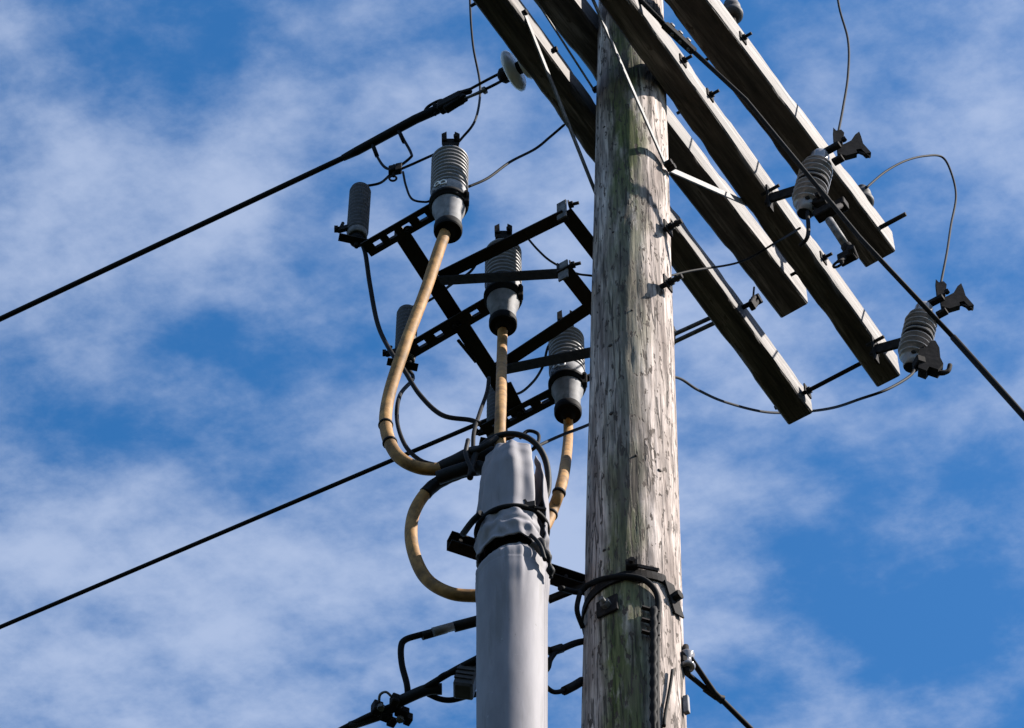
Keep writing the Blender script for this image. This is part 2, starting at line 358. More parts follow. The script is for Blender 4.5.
# through rods with nuts that space the arms
def rod(a, b_, label, r=.0085):
    t = thing('spacer_rod', a, label, 'threaded rod', 'threaded rods holding arms apart')
    d = (V(b_) - V(a)).normalized(); q = MB(); q.tube([a, b_], r, 10); q.build('rod', iron, t)
    return t, d
r0 = on_z(800, 395, G1 + .05); s0 = (r0 - P0).dot(D1)
t, d = rod(loc(s0, offA - .03, G1 + .05), loc(s0, offC + .13, G1 + .05), 'steel spacer rod bridging the open ends of the two lower crossarms')
for o_ in (offA + .114, offC - .014, offA - .012):
    q = MB(); c = loc(s0, o_, G1 + .05); q.box(c, (D1, UP, D2), (.024, .024, .003)); q.hexa(c + D2 * (.003), D2, .014, .012); q.build('nut', iron, t)
r0 = on_d2(872, 232, offD + .125); s0 = (r0 - P0).dot(D1)
t, d = rod(loc(s0, offD + .10, r0.z), loc(s0, offD + .125 + .15, r0.z), 'threaded steel stub poking right from the end of the uppermost crossarm', .009)
q = MB(); c = loc(s0, offD + .128, r0.z); q.box(c, (D1, UP, D2), (.026, .026, .003)); q.hexa(c + D2 * .003, D2, .014, .014); q.build('nut', iron, t)

# ------------------------------------------------------------------ steel bracket on the back of the pole
bd = -pr - .028
u0 = on_d2(565, 212, bd); l0 = on_d2(563, 268, bd)
su, zu = (u0 - P0).dot(D1), u0.z; sl, zl = (l0 - P0).dot(D1), l0.z
print('bars', su, zu, sl, zl)
m0 = on_z(440, 275, zu); LM = (m0 - P0).dot(D2); sm0 = (m0 - P0).dot(D1)
print('main bar d2', LM, 'd1', sm0, [((on_z(*p, zu) - P0).dot(D1), (on_z(*p, zu) - P0).dot(D2)) for p in ((400, 235), (520, 415))])
fr = thing('steel_bracket', loc(0, bd, zl), 'black angle steel frame projecting left from behind the pole', 'bracket')
def angle(a, b_, w, side, up, name='angle_bar', mt=steel, tt=.006, parent=None):
    q = MB(); a, b_ = V(a), V(b_); d = (b_ - a).normalized(); side = V(side).normalized(); up = V(up).normalized()
    q.bar(a, b_, side, w, tt); q.bar(a + side * (w / 2 - tt / 2) + up * (w / 2 + .0005), b_ + side * (w / 2 - tt / 2) + up * (w / 2 + .0005), up, w - tt, tt)
    return q.build(name, mt, parent or fr)
def bolt_at(p, n, parent, r=.012, l=.03, mt=iron, name='bolt'):
    q = MB(); n = V(n).normalized(); q.lathe(p, n, [(r * 1.5, 0), (r * 1.5, .003)], 14, False); q.hexa(V(p) + n * .003, n, r, .012); q.tube([V(p), V(p) + n * l], r * .5, 8)
    return q.build(name, mt, parent)
SMAX = -su * .62
angle(loc(su, bd, zu), loc(SMAX, bd, zu), .05, D2 * -1, UP); angle(loc(sl, bd, zl), loc(SMAX, bd, zl), .05, D2 * -1, UP)
MA, MB_ = on_z(401, 233, zu - .01), on_z(519, 414, zu - .01)
angle(MA, MB_, .056, D2 * -1, UP, 'main_bar')
for q0, sb in ((on_z(440, 277, zu - .018), su), (on_z(499, 367, zu - .018), su + .345)):
    angle(q0, loc(sb, bd, zu - .018), .044, D1, UP, 'arm')
    angle(q0 + UP * -.022, loc(sb, bd, zl - .004), .040, D1, UP, 'stay', iron)
    for z_ in (zu, zl):
        q = MB(); q.bar(loc(sb - .012, bd - .005, z_ - .05), loc(sb - .012, bd - .005, z_ + .05), D2, .036, .006); q.build('end_plate', galv, fr)
        bolt_at(loc(sb - .01, bd + .022, z_ + .01), D2 + D1 * .3, fr, .012, .035)
q = MB(); q.prism([on_z(x, y, zu - .03) for x, y in ((505, 384), (511, 382), (528, 416), (524, 419), (506, 412))], UP, .006); q.build('gusset', steel, fr)
q = MB(); q.bar(on_z(458, 340, zu - .03), on_z(476, 362, zu - .03), UP, .008, .010); q.build('stub_bar', iron, fr)
# bolts that go through the pole and show on the right side of it
for py in (226, 281):
    p = on_d2(672, py, pr + .02); s_ = (p - P0).dot(D1)
    t = thing('through_bolt', loc(s_, pr - .02, p.z), ('upper' if py < 250 else 'lower') + ' of the two through bolts with square washer on the right side of the pole', 'bolt', 'through bolts of the steel bracket')
    q = MB(); q.tube([loc(s_, -pr - .03, p.z), loc(s_, pr + .058, p.z)], .009, 10); q.build('threaded_rod', iron, t)
    q = MB(); q.box(loc(s_, pr + .004, p.z), (D1, UP, D2), (.025, .025, .003)); q.build('square_washer', iron, t)
    q = MB(); q.hexa(loc(s_, pr + .01, p.z), D2, .014, .014); q.hexa(loc(s_, pr + .034, p.z), D2, .012, .010); q.build('nut', iron, t)

# ------------------------------------------------------------------ cross brackets with slots, terminations, arresters
ZB = zu - .045
def slotted(pa, pb, z, label, w=.062):
    a, c = on_z(*pa, z), on_z(*pb, z); d = (c - a); L = d.length; d.normalize(); sd = UP.cross(d).normalized()
    t = thing('mounting_strap', a, label, 'bracket', 'slotted straps across the steel frame')
    q = MB(); tt = .006; hw = w / 2; sw = .011; sl_ = .026
    slots = []; x = L * .30
    for fx in (.17, .37, .58, .80): slots.append(fx * L)
    xs = [0]
    for s_ in slots: xs += [s_ - sl_ / 2 * 1.2, s_ + sl_ / 2 * 1.2]
    xs.append(L)
    for i in range(len(xs) - 1):
        if i % 2 == 0: q.box(a + d * (xs[i] + xs[i + 1]) / 2, (d, sd, UP), ((xs[i + 1] - xs[i]) / 2, hw, tt / 2))
        else:
            for sg in (-1, 1): q.box(a + d * (xs[i] + xs[i + 1]) / 2 + sd * sg * (hw + sw) / 2, (d, sd, UP), ((xs[i + 1] - xs[i]) / 2, (hw - sw) / 2, tt / 2))
    q.build('strap_plate', steel, t)
    q = MB(); q.box(a + d * L / 2 + sd * (hw - .003) + UP * .022, (d, sd, UP), (L / 2, .003, .0185)); q.build('flange', steel, t)
    return t, a, c, d, sd
straps = [slotted((366, 250), (437, 209), ZB, 'uppermost slotted steel strap between dark arrester and big grey termination'),
          slotted((408, 352), (492, 303), ZB, 'middle slotted steel strap crossing the main bar behind the tan cables'),
          slotted((484, 432), (560, 392), ZB, 'lowest slotted steel strap just above the conduit mouth')]
def clamp_bolt(st, px, py):
    t = st[0]; p = on_z(px, py, ZB); bolt_at(p - UP * .004, -UP, t, .011, .02)
clamp_bolt(straps[0], 408, 229); clamp_bolt(straps[1], 455, 325); clamp_bolt(straps[2], 520, 412)

def make_term(base, h, label):                       # base = centre of the bottom opening; h = total height to top of skirt stack
    t = thing('cable_termination', base, label, 'cable termination', 'grey cable terminations on the steel frame')
    Rb = .060
    q = MB(); q.lathe(base, UP, [(.043, 0), (.040, .0), (.043, .008), (.045, .1), (.054, .125), (.056, .15)], 40, True, False)
    q.lathe(base + UP * .002, UP, [(.047, 0), (.020, .03)], 40, True, False); q.build('cone_body', rubberL, t)
    q = MB(); q.lathe(base - UP * .002, UP, [(.0445, .0), (.0475, .006), (.0475, .030), (.045, .036)], 40, True, False)
    q.lathe(base - UP * .002, UP, [(.0445, 0), (.030, .002), (.017, -.012), (.010, -.012)], 40, True, True); q.build('end_seal', black, t)
    q = MB(); q.lathe(base, UP, [(.054, .146), (.062, .148), (.062, .162), (.0665, .163), (.0665, .178), (.058, .18)], 40, True, False); q.build('clamp_ring', black, t)
    q = MB(); q.lathe(base, UP, [(.059, .178), (.0605, .18), (.0605, .235), (.059, .238)], 40, True, False)
    bd_ = q.build('label_band', rubberL, t)
    q = MB()
    for k in range(3):
        for j in range(7 - k):
            if (j + k) % 3 == 2: continue
            a = math.radians(-62 + j * 9); p = V((math.sin(a), -math.cos(a), 0))
            q.box(base + p * .0612 + UP * (.196 + k * .012), (UP.cross(p), UP, p), (.0035, .0022, .0006))
    a = math.radians(-30)
    q.build('print', arr, bd_)
    q = MB()
    for ac, zc, rr in ((-18, .214, .011), (-40, .221, .010)):
        pts = [];
        for j in range(15):
            b_ = 2 * math.pi * j / 14; aa = math.radians(ac) + math.cos(b_) * rr / .0605
            pts.append(base + V((math.sin(aa), -math.cos(aa), 0)) * .0625 + UP * (zc + math.sin(b_) * rr))
        q.tube(pts, .0028, 6)
    q.build('white_marking', white, bd_)
    q = MB(); n_r = 10; z0 = .238; hh = (h - z0 - .02) / n_r; pr_ = []
    for i in range(n_r):
        zb_ = z0 + i * hh; pr_ += [(.050, zb_), (.0625, zb_ + hh * .12), (.0635, zb_ + hh * .42), (.0525, zb_ + hh * .72), (.050, zb_ + hh * .98)]
    pr_ += [(.050, h - .02), (.040, h - .004), (.020, h)]
    q.lathe(base, UP, pr_, 44); q.build('ribbed_skirt', rubber, t)
    q = MB(); b0_ = base; base = base + UP * .035; q.lathe(base - UP * .035, UP, [(.014, h - .004), (.014, h + .05)], 14)
    q.box(base + UP * (h + .030), ((1, 0, 0), (0, 1, 0), UP), (.028, .018, .024), .004)
    for sx in (-1, 1): q.prism([base + V((sx * .030, -.015, h + .03)), base + V((sx * .012, -.015, h + .03)), base + V((sx * .014, -.015, h + .085)), base + V((sx * .031, -.015, h + .070))], (0, 1, 0), .02)
    q.hexa(base + V((.02, -.03, h + .035)), (0, -1, 0), .010, .012)
    q.build('terminal_clamp', iron, t); base = b0_
    q = MB(); c = base + V((.058, -.02, .17)); q.box(c, ((1, 0, 0), (0, 1, 0), UP), (.010, .012, .03), .003); q.hexa(c + V((0, -.012, 0)), (0, -1, 0), .007, .02); q.build('ring_bolt', iron, t)
    return t
terms = []
spec = [((448, 232), 447, 156), ((503, 326), 502, 254), ((568, 414), 567, 346)]
names = ['big grey ribbed termination highest on the frame, white marking on its band', 'grey ribbed termination in the middle of the frame, over the straight tan cable', 'grey ribbed termination lowest on the frame, close to the pole']
YT = []
for i, ((bx, by), tx, ty) in enumerate(spec):
    st = straps[i]; e = st[2]; d = st[3]; cen = e + d * .055
    Y = cen.y; YT.append(Y)
    base = on_y(bx, by, Y); top = on_y(tx, ty, Y); hgt = top.z - base.z
    print('term', i, Y, 'strap end', e, 'base', base, 'h', hgt)
    if i == 0: proto = make_term(base, hgt, names[0]); terms.append((proto, base, hgt)); H0 = hgt
    else:
        c = copy_tree(proto); c.location = base; c['_o'] = tuple(base); c['label'] = names[i]; terms.append((c, base, hgt)); c['group'] = proto['group']

def make_arr(base, h, label):
    t = thing('surge_arrester', base, label, 'surge arrester', 'dark surge arresters on the steel frame')
    q = MB(); pr_ = [(.026, 0), (.031, .004)]; n_r = 12; hh = (h - .045) / n_r
    pr_ = [(.030, .03)]
    for i in range(n_r): pr_ += [(.0325, .032 + i * hh), (.0375, .032 + i * hh + hh * .3), (.0375, .032 + i * hh + hh * .6), (.033, .032 + i * hh + hh * .95)]
    pr_ += [(.034, h - .008), (.026, h), (.012, h + .003)]
    q.lathe(base, UP, pr_, 32); q.build('housing', arr, t)
    q = MB(); q.lathe(base, UP, [(.030, .0), (.034, .004), (.035, .03), (.031, .034)], 32); q.build('collar', galv, t)
    q = MB(); q.lathe(base - UP * .03, UP, [(.016, 0), (.024, .006), (.024, .030)], 18); q.tube([base - UP * .055, base], .008, 8); q.build('ground_lead_disconnector', black, t)
    q = MB(); q.bar(base + V((-.06, -.02, -.024)), base + V((.045, .0, -.034)), (0, 1, 0), .03, .005); q.build('base_strap', iron, t)
    q = MB(); q.bar(base + V((-.062, -.01, .035)), base + V((-.03, -.01, .05)), UP, .02, .014); q.hexa(base + V((-.066, -.01, .04)), (-1, 0, 0), .013, .012); q.tube([base + V((-.062, -.012, .02)), base + V((-.05, -.012, .075))], .006, 8); q.build('side_bolt', iron, t)
    q = MB(); q.tube([base + UP * h, base + UP * (h + .022)], .007, 8); q.hexa(base + UP * (h + .004), UP, .012, .01); q.build('terminal_stud', iron, t)
    return t
aspec = [((357, 238), (363, 189)), ((405, 362), (410, 312)), ((497, 441), (500, 396))]
an = ['dark ribbed arrester at the far upper left end of the frame', 'dark ribbed arrester half hidden behind the left tan cable', 'dark ribbed arrester tucked just above the conduit mouth']
arrs = []
for i, (bb, tt) in enumerate(aspec):
    Y = straps[i][1].y - .0 + (.03 if i else 0); base = on_y(*bb, Y); top = on_y(*tt, Y); h = top.z - base.z
    if i == 0: ap = make_arr(base, h, an[0]); arrs.append((base, h)); AH = h
    else:
        c = copy_tree(ap); c.location = base; c['label'] = an[i]; arrs.append((base, AH))

# ------------------------------------------------------------------ conduit riser
YC = 5.72
cb, ct = on_y(512, 700, YC), on_y(513, 548, YC)
RC = .0985
cond = thing('conduit_riser', (cb.x, YC, 0), 'pale grey plastic conduit rising beside the pole, mouth wrapped in a crumpled sleeve', 'conduit')
zrow = lambda py: on_y(512, py, YC - .085).z
q = MB(); zt = on_y(512, 560, YC).z
zt0 = zrow(765); q.lathe((cb.x, YC, 0), UP, [(.093, 0), (.093, 6), (.092, zt0), (.088, zt0 + .1)], 64, True, True); q.build('pipe', pvc, cond)
# sleeve: a wrapped sheet, open slit at its right side, pinched under the band
prof = [(612, 35.2), (585, 35.4), (565, 36.5), (552, 37), (546, 34), (540, 33.5), (532, 35.5), (522, 35.5), (515, 34), (508, 34.5), (495, 35.5), (480, 35), (465, 34), (452, 31), (441, 27)]
q = MB(); na = 140; rows = []
import bisect
pys = [p[0] for p in prof][::-1]; prs = [p[1] for p in prof][::-1]
def rad_at(py):
    i = min(max(bisect.bisect(pys, py) - 1, 0), len(pys) - 2); f = (py - pys[i]) / (pys[i + 1] - pys[i]); f = min(max(f, 0), 1); f = f * f * (3 - 2 * f)
    return prs[i] * (1 - f) + prs[i + 1] * f
M_ = 400; vs = []; fs = []; gap = set()
slit = {}
for i in range(M_ + 1):
    py = 770 + (441 - 770) * i / M_; z = zrow(py); kk = FPX / ((z - 1.6) * SP + YC * CP); r = rad_at(py) / kk
    rt = rad_at(py)
    for k in range(na + 1):
        # slit on the right: the sheet starts at angle g0 and ends overlapping past it
        op = 0.0
        if py < 535: op = min(1, (535 - py) / 35) * .48
        a0 = math.radians(46) + 0; a1 = math.radians(46) + 2 * math.pi - op
        a = a0 + (a1 - a0) * k / na
        # angle 0 = +x, measured towards the back (+y)
        ca, sa = math.cos(a - math.radians(70)), math.sin(a - math.radians(70))
        wr = .0045 * noise.noise(V((ca * 2.2, sa * 2.2, z * 11))) * (1 if py < 560 else max(0.12, (604 - py) / 44) * .8)
        fold = 0
        if 500 < py < 600:
            ph = a - math.radians(70); fa = (.5 + .5 * math.cos(ph + math.radians(112))) ** .8
            sst = lambda e, w, x: min(1, max(0, (x - e) / w))
            w0_ = 541.0; w1_ = w0_ + 3 + 6 * fa
            if fa > .80 and w0_ - .4 < py < w0_ + 3.0: gap.add((i, k))  # sheet left open here so the black liner shows as crease shade
            b4 = min(1, max(0, (py - w0_) / .8)); tt_ = max(0, py - w0_)
            fold = (.010 * (.1 + .9 * fa) * math.exp(-((w0_ - py) / 6) ** 2) if py < w0_ else 0) + b4 * (-.020 * fa * math.exp(-tt_ / 11) + .004 * math.exp(-((tt_ - 12) / 6) ** 2)) + (1 - b4) * (.010 * (.1 + .9 * fa) if py >= w0_ else 0)
            fold += .006 * fa * math.exp(-((py - 524 - 6 * math.sin(ph * 1.5)) / 3.5) ** 2)
            fold += -.006 * math.exp(-((py - 528 - 5 * math.cos(a * 1.5)) / 3.0) ** 2)
            fold += -.004 * math.exp(-((py - 538 + 5 * math.cos(a * 2.5)) / 3.0) ** 2)
        if 544 < py < 640: fold += .007 * math.exp(-(py - 544) / 26) * noise.noise(V((ca * 6, sa * 6, z * 1.5)))
        if 512 < py < 541: fold += .011 * noise.noise(V((ca * 3.5 + z * 6, sa * 3.5, z * 22)))
        if 440 < py < 540: fold += .012 * noise.noise(V((ca * 2.6, sa * 2.6 + z * 5, z * 4)))
        flap = (k / na > .90) * 0.0
        rr = r + wr + fold + (.0015 if py > 560 else 0)
        sq = 1.0
        if py < 500: sq = 1 + .12 * (500 - py) / 57 * abs(sa) ** 2     # squeezed flat towards the mouth
        wv = math.exp(-((py - 541) / 16) ** 2); ph_ = a - math.radians(70); lens = .5 + .5 * math.cos(min(math.pi, abs((ph_ + math.radians(112) + math.pi) % (2 * math.pi) - math.pi) * 2.6))
        dp = wv * 3.0 * math.sin(ph_ * 2 + .9) + (-(py - 541) * (1 - lens) * .9 * math.exp(-((py - 543) / 5) ** 2))
        z = zrow(py + dp)
        vs.append(V((cb.x + ca * rr, YC + sa * rr * sq, z)))
w_ = na + 1
fs = [(i * w_ + k, i * w_ + k + 1, (i + 1) * w_ + k + 1, (i + 1) * w_ + k) for i in range(M_) for k in range(na) if (i, k) not in gap]
q.add(vs, fs, True); sl_o = q.build('sleeve', sleeve, cond); md = sl_o.modifiers.new('thick', 'SOLIDIFY'); md.thickness = .004; md.offset = -1
q = MB(); q.lathe((cb.x, YC, 0), UP, [(.074, zt0), (.074, zrow(528)), (.050, zrow(470)), (.045, zrow(448))], 32); q.build('shade_liner', black, cond)  # black liner added to darken the inside seen through slit and fold
q = MB(); q.tube(smooth([on_y(x, y, YC + o) for x, y, o in ((470, 478, .02), (474, 458, .02), (484, 444, .01), (498, 436, 0), (513, 434, -.01), (528, 438, -.01), (540, 449, 0), (547, 466, .02), (548, 490, .04), (540, 510, .05))], 6), .0095, 8); q.build('mouth_ring', tape, cond)
# torn lip at the right of the pinch
q = MB(); p = on_y(547, 548, YC - .05)
q.tube(smooth([on_y(540, 540, YC - .07), on_y(546, 552, YC - .085), on_y(550, 566, YC - .07), on_y(551, 578, YC - .055)], 6), [.009 + .004 * math.sin(i) for i in range(19)], 8)
q.tube(smooth([on_y(531, 535, YC - .09), on_y(540, 545, YC - .095), on_y(545, 560, YC - .09)], 6), .006, 8)
q.build('torn_lip', tape, cond)
# band clamps round the sleeve
def band(py, rpx, tilt, r, name, mt):
    z = zrow(py); kk = FPX / ((z - 1.6) * SP + YC * CP); R = rpx / kk; pts = []
    for k in range(49):
        a = 2 * math.pi * k / 48; pts.append(V((cb.x + math.cos(a) * R, YC + math.sin(a) * R, z + tilt * math.sin(a + .6))))
    q = MB(); q.tube(pts, r, 8, False); return q.build(name, mt, cond)
bd1 = band(508, 35.3, .012, .0085, 'band_clamp', black)
q = MB(); p = on_y(530, 507, YC - .085); q.box(p, ((1, 0, .3), (0, 1, 0), UP), (.016, .012, .014), .003); q.bar(p, p + V((.045, 0, -.012)), UP, .008, .008); q.bar(p + V((0, 0, -.01)), p + V((-.015, 0, .03)), (0, 1, 0), .01, .006); q.build('buckle', black, bd1)
q = MB(); q.tube(smooth([on_y(463, 534, YC + .02), on_y(472, 522, YC - .05), on_y(481, 513, YC - .09)], 6), .0095, 10); q.build('clamp_rod', black, cond)
# standoff channel behind the conduit, reaching the pole
st = thing('standoff_arm', on_y(447, 543, YC + .14), 'black steel channel arm running from behind the conduit to the pole', 'bracket')
za = on_y(450, 546, YC + .14).z
ea, eb = on_z(447, 545, za), on_z(596, 594, za)
q = MB(); d = (eb - ea).normalized(); sd = UP.cross(d).normalized()
q.bar(ea, eb, UP, .046, .005); q.bar(ea - UP * .02 + -sd * .02, eb - UP * .02 - sd * .02, sd, .036, .005); q.bar(ea + UP * .02 - sd * .02, eb + UP * .02 - sd * .02, sd, .036, .005)
q.build('channel', iron, st)
bolt_at(ea + d * .03 + sd * -.002, sd * -1, st); bolt_at(ea + d * .36, sd * -1, st)
q = MB(); q.bar(on_z(548, 600, za - .05), on_z(590, 583, za - .02), UP, .024, .012); q.build('diagonal_strut', iron, st)

# ------------------------------------------------------------------ tan power cables
YL = [YT[0], YT[1], YT[2]]
def cable(lst, label, r=.0172, dark=None):
    pts = ypath(lst, 10); t = thing('power_cable', pts[0], label, 'power cable', 'tan power cables')
    q = MB(); q.tube(pts, [r * (1 + .045 * noise.noise(p * 9)) for p in pts], 18); q.build('jacket', tan, t); return t, pts
def wrap(t, pts, i, n=2, gap=3, r=.0192):
    for j in range(n):
        k = i + j * gap; q = MB(); d = (pts[k + 1] - pts[k]).normalized(); q.tube([pts[k] - d * .006, pts[k], pts[k] + d * .006], [r, r * 1.08, r], 18); q.build('tie', black, t)
y0 = YT[0]
t1, p1 = cable([(447, 228, y0), (439, 250, y0), (425, 292, y0 - .01), (405, 345, y0 - .04), (389, 395, 5.82), (386, 428, 5.80), (397, 455, 5.79), (420, 468, 5.80), (448, 468, 5.82), (472, 462, 5.84), (505, 458, 5.80), (512, 480, 5.72)],
              'long tan cable bowing left from the highest termination round to the conduit mouth', .0195)
wrap(t1, p1, 49, 2, 6, .0215)
t2, p2 = cable([(503, 322, YT[1]), (502, 350, YT[1] - .01), (501, 400, 5.80), (500, 440, 5.74), (503, 470, 5.72)], 'straight tan cable dropping from the middle termination into the conduit')
t3, p3 = cable([(568, 410, YT[2]), (568, 440, YT[2] - .01), (563, 478, 5.86), (552, 512, 5.82), (540, 535, 5.80), (522, 556, 5.80)], 'short tan cable curving down from the lowest termination behind the conduit')
wrap(t3, p3, 24, 2, 7, .0192)
t4, p4 = cable([(490, 468, 5.80), (462, 472, 5.82), (432, 487, 5.84), (414, 513, 5.86), (412, 545, 5.86), (425, 577, 5.87), (450, 593, 5.87), (480, 596, 5.88), (512, 596, 5.86), (540, 575, 5.84)], 'round loop of tan cable hanging out left behind the conduit', .0188)
q = MB(); q.tube(p4[4:24], [.0198 + .0005 * math.sin(i * 1.7) for i in range(20)], 16); q.build('tape_and_shade_wrap', tape, t4)  # black tube over the jacket paints the shaded start of the loop
# black taped bundle where cables enter
bu = thing('taped_bundle', on_y(465, 465, 5.8), 'black taped bundle of cable ends left of the conduit mouth', 'cable bundle')
q = MB(); q.tube(ypath([(436, 470, 5.82), (455, 464, 5.80), (476, 456, 5.79), (498, 455, 5.78)], 6), [.020, .021, .023, .025, .026, .027, .028, .029, .030, .031, .031, .031, .031, .03, .03, .03, .028, .026, .024], 16); q.build('tape_and_shade_wrap', tape, bu)
q = MB(); q.tube(ypath([(438, 478, 5.80), (455, 472, 5.78), (474, 467, 5.77), (488, 470, 5.76)], 6), .021, 14); q.build('lower_tape_wrap', tape, bu)
q = MB(); q.tube(ypath([(470, 452, 5.74), (478, 450, 5.73), (488, 444, 5.72), (497, 438, 5.72)], 6), .010, 10); q.tube(ypath([(468, 440, 5.74), (466, 455, 5.73), (474, 474, 5.73)], 6), .007, 8); q.build('tail', tape, bu)

# ------------------------------------------------------------------ ground leads + jumpers
def wire(pts, r, label, cat='wire', group=None, mt=black, name='jumper_wire', n=8):
    q = MB(); q.tube(pts, r, n); o = q.build(name, mt, None, origin=pts[0]); return tag(o, label, cat, group)
ya = arrs[0][0].y; yb = arrs[1][0].y; yc = arrs[2][0].y
gl = 'ground leads of the arresters'
wire(ypath([(359, 240, ya), (365, 252, ya), (370, 285, ya - .01), (378, 325, ya - .03), (391, 352, 5.95), (404, 370, 5.92), (420, 395, 5.90), (442, 415, 5.88), (470, 420, 5.86), (480, 424, 5.85)]), .0078, 'black lead sagging from the far left arrester down to the conduit', group=gl)
wire(ypath([(405, 366, yb), (413, 378, yb), (400, 395, 5.95), (397, 420, 5.9), (405, 445, 5.87), (420, 460, 5.85), (440, 466, 5.83)]), .0068, 'black lead curling under the middle arrester behind the tan cable', group=gl)
wire(ypath([(473, 450, 5.8), (474, 432, 5.82), (480, 412, 5.9), (487, 392, 6.0), (489, 378, 6.05)]), .0065, 'short black lead rising from the taped bundle to the main bar', group=gl)
wire(ypath([(498, 440, 5.8), (510, 437, 5.78), (515, 434, 5.78)]), .009, 'black stub at the conduit mouth under the arrester', group=gl)
wire(ypath([(520, 438, 5.74), (528, 431, 5.74), (538, 434, 5.74), (538, 443, 5.73), (533, 449, 5.72)]), .0055, 'small black wire hook curling above the conduit mouth', group=gl)
for pp, lb in ((((393, 180, 0), (404, 172, 0)), ''),): pass
# jumpers on terminals
tp = lambda i: terms[i][1] + UP * (H0 + .075)
atop = lambda i: arrs[i][0] + UP * (AH + .015)
jg = 'bare jumpers between arresters and terminations'
yy = YT[0]
wire(smooth([atop(0), on_y(380, 183, ya - .005), on_y(393, 173, (ya + yy) / 2), on_y(415, 163, yy + .01), on_y(437, 153, yy), tp(0) - UP * .01], 8), .0048, 'straight jumper from the far left arrester to the highest termination', group=jg)
wire(smooth([atop(1), on_y(430, 300, yb), on_y(452, 284, (yb + YT[1]) / 2), on_y(470, 272, YT[1]), on_y(480, 258, YT[1]), on_y(490, 248, YT[1]), tp(1) - UP * .01], 8), .0048, 'thin jumper rising behind the frame to the middle termination', group=jg)
wire(smooth([atop(2), on_y(516, 394, yc), on_y(532, 383, (yc + YT[2]) / 2), on_y(543, 366, YT[2]), on_y(549, 345, YT[2]), tp(2) - UP * .01], 8), .0048, 'thin jumper rising beside the pole to the lowest termination', group=jg)
wire(ypath([(403, 172, yy + .02), (406, 186, yy + .01), (412, 199, yy), (425, 202, yy), (432, 200, yy)]), .004, 'small hanging loop of wire left of the highest termination', group=jg)
dg = 'thin wires dropping from above'
wire(ypath([(470, -60, 6.4), (470, 0, 6.38), (473, 45, 6.36), (480, 85, 6.33), (476, 118, yy + .02), (462, 138, yy), (450, 150, yy)]), .0045, 'thin wire dropping from above to the highest termination', group=dg)
c = on_d2(838, 137, .42 + .04)
# wire from termination up to the arm A
pA = loc((on_z(563, 126, G1 + .06) - P0).dot(D1), offA - .0, G1 + .06); 
wire(smooth([on_y(468, 187, yy), on_y(488, 178, yy + .02), on_y(510, 162, yy + .07), on_y(535, 149, (yy + pA.y) / 2 + .02), on_y(550, 137, pA.y - .04), on_y(564, 125, pA.y)], 8), .0048, 'thin wire climbing right from the highest termination to the lower crossarm', group=dg)
wire(smooth([on_y(525, 235, 6.25), on_y(538, 250, 6.25), on_y(552, 262, 6.26), on_y(575, 273, 6.28), on_y(594, 276, 6.28), on_y(640, 282, 6.3), on_y(690, 271, 6.45), on_y(740, 262, 6.6), on_d2(775, 243, offC), on_d2(800, 228, .40)], 8), .004, 'thin wire crossing behind the pole from the frame to the upper cutout', group=dg)

# ------------------------------------------------------------------ lines that dead-end on the lower left arm
def deadend(px_ins, px_clamp, far, label, z, big):
    ins = on_z(*px_ins, z); cl_ = on_z(*px_clamp, z); d = (cl_ - ins).normalized()
    t = thing('strain_insulator', ins, label, 'insulator', 'strain insulators on the lower crossarm')
    return t, ins, cl_, d
ZL = G1 + .065
ins = on_z(511, 72, ZL); t = thing('strain_insulator', ins, 'white porcelain strain insulator on the left face of the crossarm at top', 'insulator')
clp = on_z(452, 102, ZL); dl = (clp - ins).normalized(); side = UP.cross(dl)
q = MB(); q.lathe(ins - dl * .085, dl, [(.02, 0), (.054, .006), (.058, .026), (.05, .034), (.020, .038), (.020, .056), (.066, .060), (.080, .070), (.080, .080), (.070, .088), (.024, .092), (.02, .10)], 40); q.build('porcelain_bell', wporc, t)
q = MB(); q.lathe(ins + dl * .004, dl, [(.02, 0), (.030, .004), (.030, .03), (.016, .045)], 18); q.lathe(ins - dl * .05, dl, [(.024, 0), (.024, .026)], 18); q.bar(ins - dl * .07, ins - dl * .19, UP, .02, .012); q.tube([ins - dl * .15 , ins - dl * .06], .010, 8); q.build('eye_bolt', iron, t)
q = MB(); 
for sg in (-1, 1):
    q.tube(smooth([ins + dl * .02 + UP * sg * .016, ins + dl * .05 + UP * sg * .030, ins + dl * .14 + UP * sg * .028, ins + dl * .235 + UP * sg * .020], 5), .0055, 8)
q.build('link', iron, t)
ck = thing('strain_clamp', clp, 'dark bolted strain clamp gripping the upper left line', 'clamp')
q = MB(); q.bar(clp - dl * .045, clp + dl * .055, UP, .045, .04, .006); q.bar(clp + dl * .05, clp + dl * .10, UP, .026, .026, .004); q.bar(clp - dl * .06 - UP * .012, clp + dl * .03 - UP * .032, UP, .02, .03, .004); q.bar(clp - dl * .08 + UP * .012, clp - dl * .03 + UP * .03, UP, .016, .02, .003); q.build('clamp_body', iron, ck)
q = MB()
for k in (-.035, .0, .035, .07): q.tube([clp + dl * k - UP * .03, clp + dl * k + UP * .042], .006, 8); q.hexa(clp + dl * k + UP * .026, UP, .011, .01)
q.build('u_bolt', iron, ck)
q = MB(); q.tube(smooth([clp + dl * .02 + UP * .02, clp + dl * .05 + UP * .055, clp + dl * .10 + UP * .055, clp + dl * .115 + UP * .025, clp + dl * .09 + UP * .01], 6), .0055, 8); q.build('tail_loop', iron, ck)
q = MB(); q.tube([clp - dl * .04 - UP * .02, clp - dl * .13 - UP * .035], .006, 8); q.hexa(clp - dl * .13 - UP * .035, dl * -1, .014, .012); q.build('cotter_pin', galv, ck)
ln = thing('overhead_line', clp, 'upper black overhead line leaving for the left edge, thickened by a sleeve near its clamp', 'power line', 'overhead lines leaving to the left')
